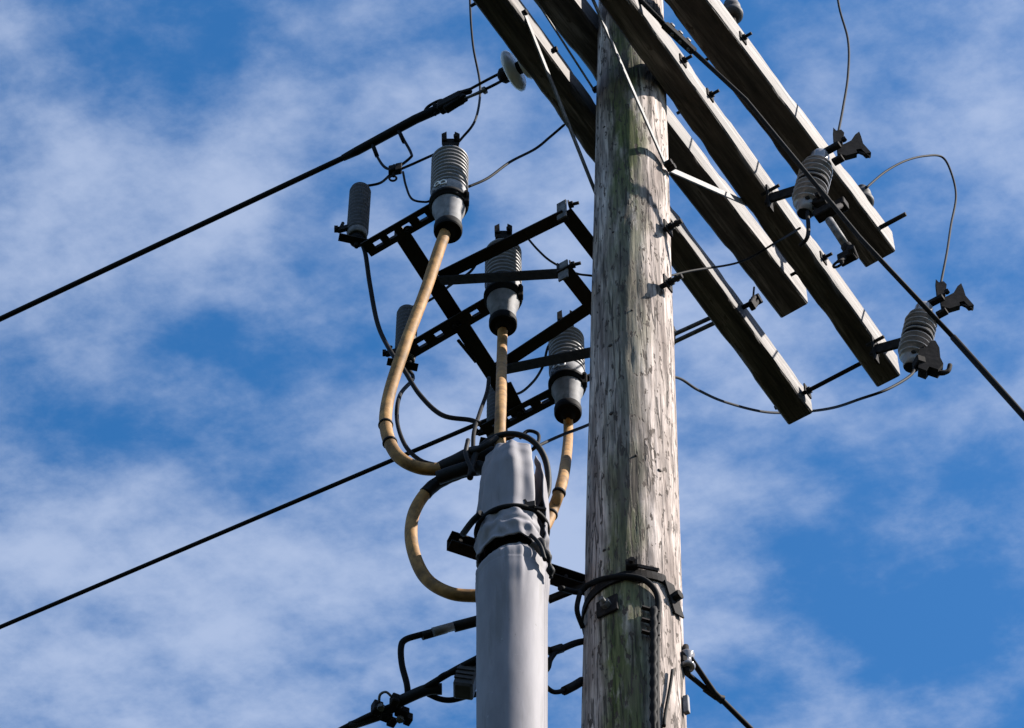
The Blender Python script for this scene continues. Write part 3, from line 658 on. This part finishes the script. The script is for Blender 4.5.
far = on_z(-2, 320, ZL); dfar = (far - on_z(343, 158, ZL)).normalized()
q = MB(); q.tube([clp + dl * .03, on_z(400, 126, ZL), on_z(343, 158, ZL), far, far + dfar * 12 - UP * .2], .0105, 10); q.build('conductor', black, ln)
q = MB(); q.tube([clp + dl * .06, on_z(415, 119.5, ZL), on_z(357, 151, ZL), on_z(343, 158, ZL)], [.018, .0175, .0165, .0125], 12); q.build('splice_sleeve', black, ln)
# stirrup under the line
sz = thing('stirrup', on_z(371, 143, ZL), 'square wire stirrup hanging under the upper left line with a small hot clamp', 'stirrup')
pA_, pB_ = on_z(372, 143, ZL), on_z(398, 129, ZL)
q = MB(); yA, yB = pA_.y, pB_.y
q.tube(smooth([pA_, on_y(378, 158, yA - .0), on_y(386, 168, yA - .03), on_y(396, 168, yA - .05), on_y(410, 158, yB - .06), on_y(411, 153, yB - .03), on_y(404, 140, yB), pB_], 6), .0052, 8); q.build('bail', black, sz)
q = MB(); q.tube([pA_, on_y(377, 156, yA)], .008, 8); q.tube([pB_, on_y(404, 142, yB)], .008, 8); q.build('bail_sleeve', black, sz)
q = MB(); hc = on_y(394, 170, yy + .06); q.box(hc, ((1, 0, .4), (0, 1, 0), UP), (.02, .014, .016), .003); q.box(hc + V((.016, -.01, -.008)), ((1, 0, .4), (0, 1, 0), UP), (.012, .012, .022), .003); q.tube([hc + V((0, 0, .03)), hc - V((0, 0, .04))], .006, 8)
cpts = [hc + V((math.cos(a) * .012 - .002, 0, math.sin(a) * .016 - .054)) for a in [i * math.pi / 8 for i in range(17)]]; q.tube(cpts, .004, 6); q.build('hot_clamp', iron, sz)

ln2 = thing('overhead_line', on_z(705, 326, ZL), 'lower black overhead line passing behind the frame to the left edge', 'power line', 'overhead lines leaving to the left')
f2 = on_z(-2, 628, ZL); n2_ = on_z(560, 391, ZL); dd = (f2 - n2_).normalized()
q = MB(); q.tube([n2_, on_z(475, 425, ZL), f2, f2 + dd * 12 - UP * .2], .0088, 10); q.build('conductor', black, ln2)
e2_ = loc((on_z(712, 321, ZL) - P0).dot(D1), offA, ZL)
t = thing('strain_insulator', e2_, 'pair of slim steel links tying the lower line to the crossarm right of the pole', 'insulator')
q = MB()
for sg in (-1, 1): q.tube([e2_ + UP * sg * .022, e2_ + (n2_ - e2_) * .30 + UP * sg * .025, e2_ + (n2_ - e2_) * .6 + UP * sg * .018], .0085, 10)
q.build('link', galv, t)
q = MB(); p = e2_ + (n2_ - e2_) * .28; q.tube([p - UP * .03, p + UP * .075], .010, 8); q.hexa(p + UP * .03, UP, .016, .02); q.build('link_pin', iron, t)
q = MB(); q.lathe(e2_ + (n2_ - e2_) * .6, (n2_ - e2_), [(.015, 0), (.035, .02), (.05, .05), (.05, .065), (.03, .08), (.02, .11)], 24); q.build('porcelain_bell', wporc, t)
q = MB(); q.tube([e2_ + (n2_ - e2_) * .8, n2_], .014, 8); q.bar(e2_ + (n2_ - e2_) * .9, n2_, UP, .05, .035, .005); q.build('clamp_body', iron, t)

# hardware between arm A and arm B
t = thing('clevis', on_d2(745, 305, -.13), 'dark clevis with a round eye in the gap right of the lower crossarm', 'clevis')
cc = on_d2(755, 301, -.08); q = MB(); dv_ = (on_d2(766, 294, -.08) - on_d2(742, 309, -.08)).normalized()
rg = [cc + (dv_ * math.cos(a) * .030 + UP * math.sin(a) * .026) for a in [i * math.pi / 10 for i in range(21)]]
q.tube(rg, .009, 8); q.build('eye', iron, t)
q = MB(); q.bar(cc + dv_ * .022, cc + dv_ * .05, UP, .04, .03, .004); q.bar(cc - dv_ * .024, cc - dv_ * .07 - UP * .02, UP, .035, .02, .004); q.tube([cc + dv_ * .0, cc - D2 * .07], .010, 8); q.tube([cc - dv_ * .03 + UP * .02, cc + UP * .09 + dv_ * .01], .004, 6); q.build('shackle', iron, t)

# ------------------------------------------------------------------ fuse cutouts on the front arm
def make_cutout(c, label):
    ax = (UP * .33 + D2 * .098).normalized(); fw = (D2 - ax * D2.dot(ax)).normalized(); sdv = D1
    L = .34; t = thing('fuse_cutout', c, label, 'fuse cutout', 'porcelain fuse cutouts on the front crossarm')
    b0 = c - ax * L / 2
    q = MB(); pf = [(.022, 0), (.030, .004), (.034, .03), (.036, .045)]
    n = 9; hh = .235 / n
    for i in range(n):
        z = .05 + i * hh; big = .058 if i not in (0, n - 1) else .050
        pf += [(.036, z), (big - .001, z + hh * .10), (big + .003, z + hh * .24), (big - .006, z + hh * .40), (.037, z + hh * .66)]
    pf += [(.036, .295), (.034, .32), (.026, .335), (.018, .34)]
    q.lathe(b0, ax, pf, 36); q.build('porcelain_body', porc, t)
    q = MB(); q.lathe(b0 - ax * .001, ax, [(.012, 0), (.027, -.0005)], 24, True, True); q.build('recess_shade', black, t)  # flat black disc painted as the shade of a hollow underside
    q = MB(); mid = c - fw * .03   # mounting arm back to the crossarm
    q.bar(c - fw * .035 - ax * .01, c - fw * .20 - ax * .0 + UP * .0, ax, .05, .012, .003); q.lathe(c - ax * .02, ax, [(.05, 0), (.056, .003), (.056, .027), (.05, .03)], 28, True, False)
    q.build('mounting_arm', iron, t)
    q = MB(); p = c - fw * .185; q.bar(p - UP * .075, p + UP * .075, D1, .03, .008); q.tube([p + UP * .05 - D2 * .03, p + UP * .05 + D2 * .045], .007, 8); q.tube([p + UP * .075 + D1 * .02, p - UP * .03 + D1 * .02], .006, 8); q.build('arm_clamp', iron, t)
    # top contact hood
    tp_ = b0 + ax * .325
    hv = (D2 * .93 + D1 * .0 + UP * .08).normalized(); nn_ = hv.cross(UP).normalized()
    pc_ = lambda x, y, o=0.0: on_y(x, y, c.y - .03 - o * .3)
    q = MB(); q.box(pc_(829, 150, .03), (D2, D1, UP), (.045, .012, .011), .003)
    q.prism([pc_(*e) for e in ((837, 149), (845, 146), (851, 143), (855, 137), (859, 134), (861, 139), (863, 146), (871, 155), (866, 156), (861, 151), (856, 152), (857, 155), (846, 158), (838, 156))], (0, 1, 0), .022)
    q.tube([pc_(858, 152), pc_(870, 157)], .006, 6); q.box(pc_(838, 160, .06), (D2, D1, UP), (.02, .014, .008), .002); q.build('top_contact', iron, t)
    q = MB(); q.prism([pc_(*e) for e in ((833, 131), (836, 134), (841, 133), (844, 136), (842, 146), (834, 147))], (0, 1, 0), .03); q.hexa(pc_(843, 138, .09), D1, .010, .014); q.build('line_terminal', iron, t)
    topw_ = pc_(838, 134)
    q = MB(); k0 = b0 + ax * .045
    q.bar(k0 + fw * .03, k0 + fw * .085 - UP * .01, ax, .035, .03, .004); q.hexa(k0 - nn_ * .03 + fw * .02, -nn_, .016, .02); q.tube([k0 + fw * .085 - nn_ * .03, k0 + fw * .085 + nn_ * .03], .010, 8)
    for dx in (.02, .06): q.tube([k0 + fw * dx - nn_ * .035, k0 + fw * dx + nn_ * .035], .008, 8)
    q.build('hinge', iron, t)
    q = MB(); q.tube(smooth([k0 - UP * .01, k0 + D2 * .03 - UP * .05, k0 + D2 * .015 - UP * .08], 5), .006, 8); q.build('lower_lug', iron, t)
    return t, topw_, k0, fw, ax
K1 = on_d2(813, 183, .42); K2 = on_d2(918, 336, .42)
co, topw, k0, fw, axc = make_cutout(K1, 'porcelain fuse cutout halfway along the front crossarm, grey fuse tube dangling')
print('cutouts', K1, K2)
shift = K2 - K1
co2 = copy_tree(co); co2.location = K2; co2['_o'] = tuple(K2); co2['label'] = 'porcelain fuse cutout at the end of the front crossarm, with a black hook below'
# fuse tube hanging on the first
h0 = on_d2(829, 220, .47); h1 = on_d2(846, 246, .50)
q = MB(); q.tube([h0, h1], .0145, 14); ft = q.build('fuse_tube', galv, co)
q = MB(); q.tube([h1, h1 + (h1 - h0).normalized() * .04], .02, 12); h2 = on_d2(847, 257, .50); q.box(h2, (D2, D1, UP), (.03, .018, .02), .004); q.tube([h2 + D1 * .02 + D2 * .02, h2 - D1 * .03 + D2 * .03], .014, 10); rc = on_d2(838, 264, .49); q.tube([h2, rc + UP * .014], .006, 6)
q.tube([rc + D2 * math.cos(a) * .018 + UP * math.sin(a) * .014 for a in [i * math.pi / 8 for i in range(17)]], .005, 6); q.build('fuse_hinge', iron, co)
q = MB(); h3 = on_d2(826, 212, .46); q.box(h3, (D2, D1, UP), (.04, .02, .02), .004); h4 = on_d2(842, 205, .46); q.box(h4, (D2, D1, UP), (.018, .02, .022), .004); q.tube([h3, h4], .011, 8); q.build('lower_contact', iron, co)
# hook on the second
hk = MB(); k2 = k0 + shift
hp = lambda x, y: on_y(x, y, K2.y - .05)
hk.box(hp(924, 364), ((1, .4, 0), (-.4, 1, 0), UP), (.035, .02, .02), .004)
hk.prism([hp(x, y) for x, y in ((919, 353), (926, 352), (930, 345), (935, 345), (939, 352), (940, 362), (943, 368), (938, 374), (929, 371), (926, 375), (918, 372))], (0, 1, 0), .04)
hk.tube(smooth([hp(x, y) for x, y in ((934, 371), (941, 373), (948, 371), (950, 365))], 5), [.010] * 8 + [.009] * 8, 8)
hk.build('hook', iron, co2)
shr = thing
# wires to the cutouts
wg = 'thin wires feeding the fuse cutouts'
sh = topw - K1
T1_, T2_ = K1 + sh, K2 + sh
cS = (T1_ - P0).dot(D2)
wire(smooth([on_d2(835, -60, cS - .05), on_d2(838, 0, cS - .05), on_d2(848, 40, cS - .02), on_d2(848, 75, cS), on_d2(843, 108, cS), T1_], 8), .0048, 'thin wire dropping from the top edge to the nearer cutout', group=wg, mt=alu)
wire(smooth([on_d2(866, 188, .30), on_d2(885, 172, .33), on_d2(905, 161, .38), on_d2(925, 156, .42), on_d2(942, 157, .45), on_d2(951, 172, .47), on_d2(956, 196, .48), on_d2(951, 225, .48), on_d2(947, 252, cS), T2_], 8), .0048, 'thin wire arching from the crossarm over to the farther cutout', group=wg, mt=alu)
wire(smooth([k0 + shift - UP * .02, on_d2(912, 374, .42), on_d2(888, 389, .40), on_d2(860, 399, .3), on_d2(832, 408, .1), on_d2(800, 412, -.30), on_d2(765, 412, -.32), on_d2(725, 402, -.30), on_d2(698, 390, -.28), on_d2(674, 377, -.27), on_d2(640, 385, -.26), on_y(610, 412, 6.25), on_y(590, 424, 6.15), on_y(562, 435, 6.0), on_y(540, 445, 5.85), on_y(532, 450, 5.8)], 8), .0052, 'black wire sagging from the far cutout behind the pole to the conduit mouth', group=wg)
wire(smooth([k0 - UP * .02, on_d2(808, 235, .40), on_d2(800, 246, .36)], 6), .0075, 'short black tail under the nearer cutout', group=wg)

# pin insulators partly hidden behind the uppermost arm
def pin_ins(px, py, label, c):
    p = on_d2(px, py, c); t = thing('pin_insulator', p, label, 'insulator', 'dark insulators on the uppermost crossarm')
    q = MB(); q.lathe(p - UP * .06, UP, [(.02, 0), (.040, .012), (.042, .03), (.028, .045), (.036, .06), (.034, .085), (.02, .095), (.028, .11), (.02, .125)], 28); q.build('bell', arr, t)
    q = MB(); q.tube([V((p.x, p.y, G2 + .12)), p - UP * .05], .011, 8); q.build('pin', iron, t)
    return t
pin_ins(863, 197, 'dark insulator peeking over the uppermost crossarm right of a cutout', offD + .07)
pin_ins(732, 10, 'dark insulator peeking over the uppermost crossarm at the top edge', offD + .07)

# ------------------------------------------------------------------ long line in front of the arms
w0 = on_d2(668, 28, .30); w1 = on_d2(1040, 434, .95)
print('right line', w0, w1, (w1 - w0).length)
rl = thing('overhead_line', w0, 'long bare line slanting down to the right edge in front of all crossarms', 'power line')
wp = [w0, on_d2(746, 100, .30 + .65 * .21), on_d2(860, 238, .30 + .65 * .52), on_d2(953, 337, .30 + .65 * .77), w1, w1 + (w1 - w0).normalized() * 5]
q = MB(); q.tube([w0, wp[1], wp[2], wp[3]], .0085, 10); q.build('bare_conductor', alu, rl)
q = MB(); q.tube([wp[3] , w1, wp[5]], .0112, 10); q.build('covered_conductor', black, rl)
lt = thing('strain_clamp', w0, 'cluster of bolts and clamp between the two right crossarms at the top', 'clamp')
q = MB(); dw = (wp[1] - w0).normalized(); q.bar(w0 - dw * .02, w0 + dw * .13, UP, .03, .024, .004); q.build('clamp_body', iron, lt)
q = MB()
for k in (.02, .06, .10): q.tube([w0 + dw * k - UP * .025, w0 + dw * k + UP * .055], .006, 8); q.hexa(w0 + dw * k + UP * .03, UP, .012, .01)
q.build('u_bolt', galv, lt)
q = MB(); q.tube([w0 - dw * .015, loc((w0 - P0).dot(D1) - .1, offC + .1, G1 + .09)], .009, 8); q.build('eye_bolt', iron, lt)

# ------------------------------------------------------------------ hardware on the pole below
def around(z0_, a_from, a_to, out, slope=0.0, n=24):
    o = []
    for i in range(n + 1):
        a = math.radians(a_from + (a_to - a_from) * i / n); z = z0_ + slope * i / n; c = axis(z)
        o.append(c + V((math.sin(a), -math.cos(a), 0)) * (prad(z) + out))
    return o
zc = on_pole(634, 575)[0].z; sc = thing('pole_band', on_pole(634, 575)[0], 'black steel band strapped round the pole where the standoff arm meets it', 'band')
pts = around(zc - .03, -110, 38, .004, .04); q = MB()
for i in range(len(pts) - 1): q.bar(pts[i], pts[i + 1], UP, .034, .006)
q.build('strap', iron, sc)
p, n = on_pole(632, 568, .012); q = MB(); q.box(p, (UP.cross(n), n, UP), (.018, .012, .015), .003); q.hexa(p + n * .010, n, .010, .012); s_ = UP.cross(n); q.bar(p + s_ * .0, p + s_ * .075 - UP * .03, UP, .012, .006); q.build('buckle', iron, sc)
p, n = on_pole(634, 558, .012)
# black cable hooking over and down the pole
gc = thing('ground_cable', on_pole(655, 640)[0], 'black cable hooking over the front of the pole and running down it', 'cable')
L_ = [(582, 592, 1)]; pp = [on_y(560, 588, YC + .16), on_y(578, 592, 5.93)]
for x, y in ((592, 586), (606, 581), (625, 579), (642, 582), (653, 592), (657, 606), (656, 625), (655, 650), (655, 680), (655, 720)): pp.append(on_pole(x, y, .010)[0])
last = pp[-1]; pp.append(V((last.x, last.y - .03, 6.5))); pp.append(V((last.x, last.y - .05, 0.0)))
q = MB(); q.tube(smooth(pp[:-2], 8) + pp[-2:], .0088, 10); q.build('cable', black, gc)
q = MB()
lower = [on_pole(652, y, .014)[0] for y in range(612, 729, 4)] + [V((last.x - .01, last.y - .03, 6.5))]
q.tube(lower, [.010 + .003 * math.sin(i * 2.1) for i in range(len(lower))], 8); q.build('twisted_cable', black, gc)
q = MB()
q.tube(smooth([on_y(580, 592, 5.92), on_y(577, 610, 5.93), on_y(583, 628, 5.97)], 6), .0075, 8); q.build('side_loop', black, gc)
for y in (612, 624, 636):
    p, n = on_pole(648, y, .012); s_ = UP.cross(n); q = MB(); q.bar(p - s_ * .022, p + s_ * .03 - UP * .006, UP, .005, .012); q.build('staple', steel, gc)
# square washer and nut
p, n = on_pole(608, 607, .004); sw_ = thing('washer_plate', p, 'square steel washer with a bright nut low on the left of the pole', 'washer plate')
s_ = UP.cross(n); q = MB(); q.box(p, (s_, n, UP), (.034, .004, .034), .002); q.build('plate', iron, sw_); q = MB(); q.hexa(p + n * .004, n, .016, .014); q.tube([p, p + n * .035], .008, 8); q.build('nut', galv, sw_)
p, n = on_pole(673, 601, .004); tg = thing('pole_tag', p, 'bent dark plate with a bolt at the right edge of the pole', 'plate')
s_ = UP.cross(n); q = MB(); q.bar(p - UP * .05 + s_ * .02, p + UP * .06 - s_ * .02, s_, .045, .005); q.build('plate', iron, tg); q = MB(); q.hexa(p + n * .004 + UP * .01, n, .015, .02); q.build('nut', iron, tg)
q = MB(); q.tube([p, p + n * .04], .007, 8)
# right dead-end low on the pole
p, n = on_pole(678, 658, .0); ri = thing('clevis_insulator', p, 'small clevis with pale spool at the right edge of the pole', 'insulator')
pc = on_y(683, 660, 5.95); q = MB(); q.bar(axis(pc.z) + V((prad(pc.z) - .015, -.06, 0)), pc + V((.012, 0, .0)), UP, .045, .02, .004); q.tube([pc + V((.01, 0, .06)), pc + V((.01, 0, -.06))], .009, 8); q.build('clevis', iron, ri)
q = MB(); q.lathe(pc + V((.012, 0, -.035)), UP, [(.018, 0), (.022, .008), (.012, .022), (.012, .04), (.022, .055), (.018, .062)], 24); q.build('spool', porc, ri)
zz_ = pc.z; f_ = on_z(752, 730, zz_); dr = (f_ - pc).normalized(); rw = thing('service_line', pc, 'black line leaving the low right clevis toward the bottom edge', 'power line')
q = MB(); q.tube([pc + V((.02, 0, .01)), on_z(714, 692, zz_), on_z(722, 700, zz_), f_, f_ + dr * 8], .0085, 10); q.build('conductor', black, rw)
q = MB(); q.tube([pc + V((-.005, 0, -.04)), on_z(700, 684, zz_), on_z(722, 702, zz_)], .0075, 8); q.tube([on_z(705, 689, zz_), on_z(716, 697, zz_), on_z(724, 699, zz_)], .010, 8); q.build('grip', black, rw)
q = MB(); pts = [on_pole(670, 672, .01)[0], on_pole(668, 690, .008)[0], on_pole(664, 715, .006)[0], on_pole(663, 728, .006)[0]]; q.tube(smooth(pts, 5), .005, 6); tag(q.build('jumper_wire', black, None, origin=pts[0]), 'thin wire running down the right of the pole below the clevis', 'wire')
p, n = on_pole(683, 706, .0); q = MB(); q.box(p + n * .01, (UP.cross(n), n, UP), (.007, .008, .035), .002); tag(q.build('pole_cleat', rubberL, None, origin=p), 'small pale cleat at the right edge of the pole near the bottom', 'cleat')

# ------------------------------------------------------------------ low service gear left of the conduit
YS = 6.02; zs_ = on_y(583, 650, YS).z
lg = thing('service_line', on_y(345, 728, YS), 'thick black service line rising from the bottom edge with bolted connectors', 'power line')
zl_ = on_y(460, 672, YS).z
sp_ = [(300, 752), (345, 728), (378, 712), (405, 701), (428, 686), (455, 670), (478, 658)]
pl = [on_z(x, y, zl_) for x, y in sp_]; d = (pl[0] - pl[1]).normalized()
q = MB(); q.tube([pl[0] + d * 10] + smooth(pl, 6), .0095, 10); q.build('conductor', black, lg)
q = MB(); q.tube([on_z(350, 726, zl_), on_z(380, 716, zl_), on_z(400, 704, zl_)], .013, 10); q.tube(smooth([on_z(398, 702, zl_), on_z(426, 690, zl_), on_z(442, 689, zl_)], 5), .017, 12); q.build('connector_sleeve', tape, lg)
q = MB(); q.tube(smooth([on_z(428, 694, zl_), on_z(440, 699, zl_), on_z(452, 700, zl_), on_z(468, 696, zl_), on_z(482, 693, zl_)], 6), .0085, 8); q.tube(smooth([on_z(432, 688, zl_), on_z(440, 678, zl_), on_z(450, 673, zl_), on_z(465, 669, zl_), on_z(480, 660, zl_)], 6), .009, 8); q.build('branch', black, lg)
q = MB(); cc = on_z(391, 708, zl_)
for (x, y, sx, sy) in ((377, 708, .014, .02), (386, 716, .016, .014), (395, 700, .012, .016), (402, 712, .018, .014), (408, 719, .010, .016), (392, 722, .012, .010)):
    q.box(on_z(x, y, zl_ - .005), ((1, .5, 0), (-.5, 1, 0), UP), (sx, .014, sy), .003)
q.build('bolted_connector', iron, lg)
q = MB(); q.tube(smooth([on_z(379, 704, zl_), on_z(380, 695, zl_), on_z(386, 692, zl_), on_z(392, 697, zl_)], 5), .004, 6); q.hexa(on_z(381, 706, zl_ - .02), -UP, .011, .012); q.hexa(on_z(400, 718, zl_ - .02), -UP, .011, .012); q.build('shiny_fastener', galv, lg)
jl = thing('bent_cable', on_y(408, 702, YS), 'black cable bent square from the connectors up to behind the conduit', 'cable')
q = MB(); q.tube(smooth([on_z(408, 702, zl_), on_y(407, 685, 6.1), on_y(402, 665, 6.08), on_y(401, 648, 6.06), (on_y(405, 640, 6.05)), on_y(420, 635, 6.05), on_y(445, 629, 6.05), on_y(480, 620, 6.04), on_y(510, 612, 6.04)], 7), .0095, 10); q.build('cable', black, jl)
q = MB(); q.tube([on_y(422, 636, 6.05), on_y(446, 629, 6.05)], .0135, 10); q.tube([on_y(454, 627, 6.05), on_y(500, 615, 6.04)], .0165, 10); q.build('heat_shrink', tape, jl)
q = MB(); q.tube([on_y(433, 632, 6.035), on_y(453, 626.5, 6.035)], .0138, 10); q.build('grey_sleeve', rubber, jl)
p = on_y(466, 682, 6.02); bx = thing('junction_box', p, 'small grey ribbed box half hidden left of the conduit near the bottom', 'box')
q = MB(); q.box(p, ((1, 0, -.2), (0, 1, 0), (.2, 0, 1)), (.028, .03, .045), .006); q.build('box_body', arr, bx)
q = MB(); 
for k in (-.018, 0.0, .018): q.box(p + V((-.004 + k * .2, -.032, k)), ((1, 0, -.2), (0, 1, 0), (.2, 0, 1)), (.025, .003, .004))
q.build('rib', arr, bx)
sj = thing('branch_cable', on_y(583, 642, YS), 'black forked cable between the conduit and the pole', 'cable')
q = MB(); q.tube(smooth([on_y(592, 640, 6.0), on_y(576, 643, 5.98), on_y(558, 650, 5.96), on_y(548, 650, 5.95), on_y(530, 648, 5.9)], 6), .0098, 10); q.tube(smooth([on_y(556, 651, 5.96), on_y(550, 660, 5.95), on_y(546, 670, 5.93), on_y(530, 675, 5.9)], 6), .0085, 10); q.build('cable', black, sj)
q = MB(); q.tube([on_y(562, 648, 5.965), on_y(550, 652, 5.955)], .0135, 10); q.build('joint', tape, sj)
sj = thing('branch_cable', on_y(583, 682, YS), 'black drooping cable with thick sleeve below the forked one', 'cable')
q = MB(); q.tube(smooth([on_y(530, 675, 5.92), on_y(545, 686, 5.94), on_y(554, 692, 5.95), on_y(565, 690, 5.96), on_y(576, 684, 5.98), on_y(592, 676, 6.0)], 6), .007, 10); q.build('cable', black, sj)
q = MB(); q.tube([on_y(564, 691, 5.96), on_y(574, 686, 5.975), on_y(582, 681, 5.99)], .013, 10); q.build('thick_sleeve', tape, sj)

for o in bpy.data.objects:
    if '_o' in o: del o['_o']
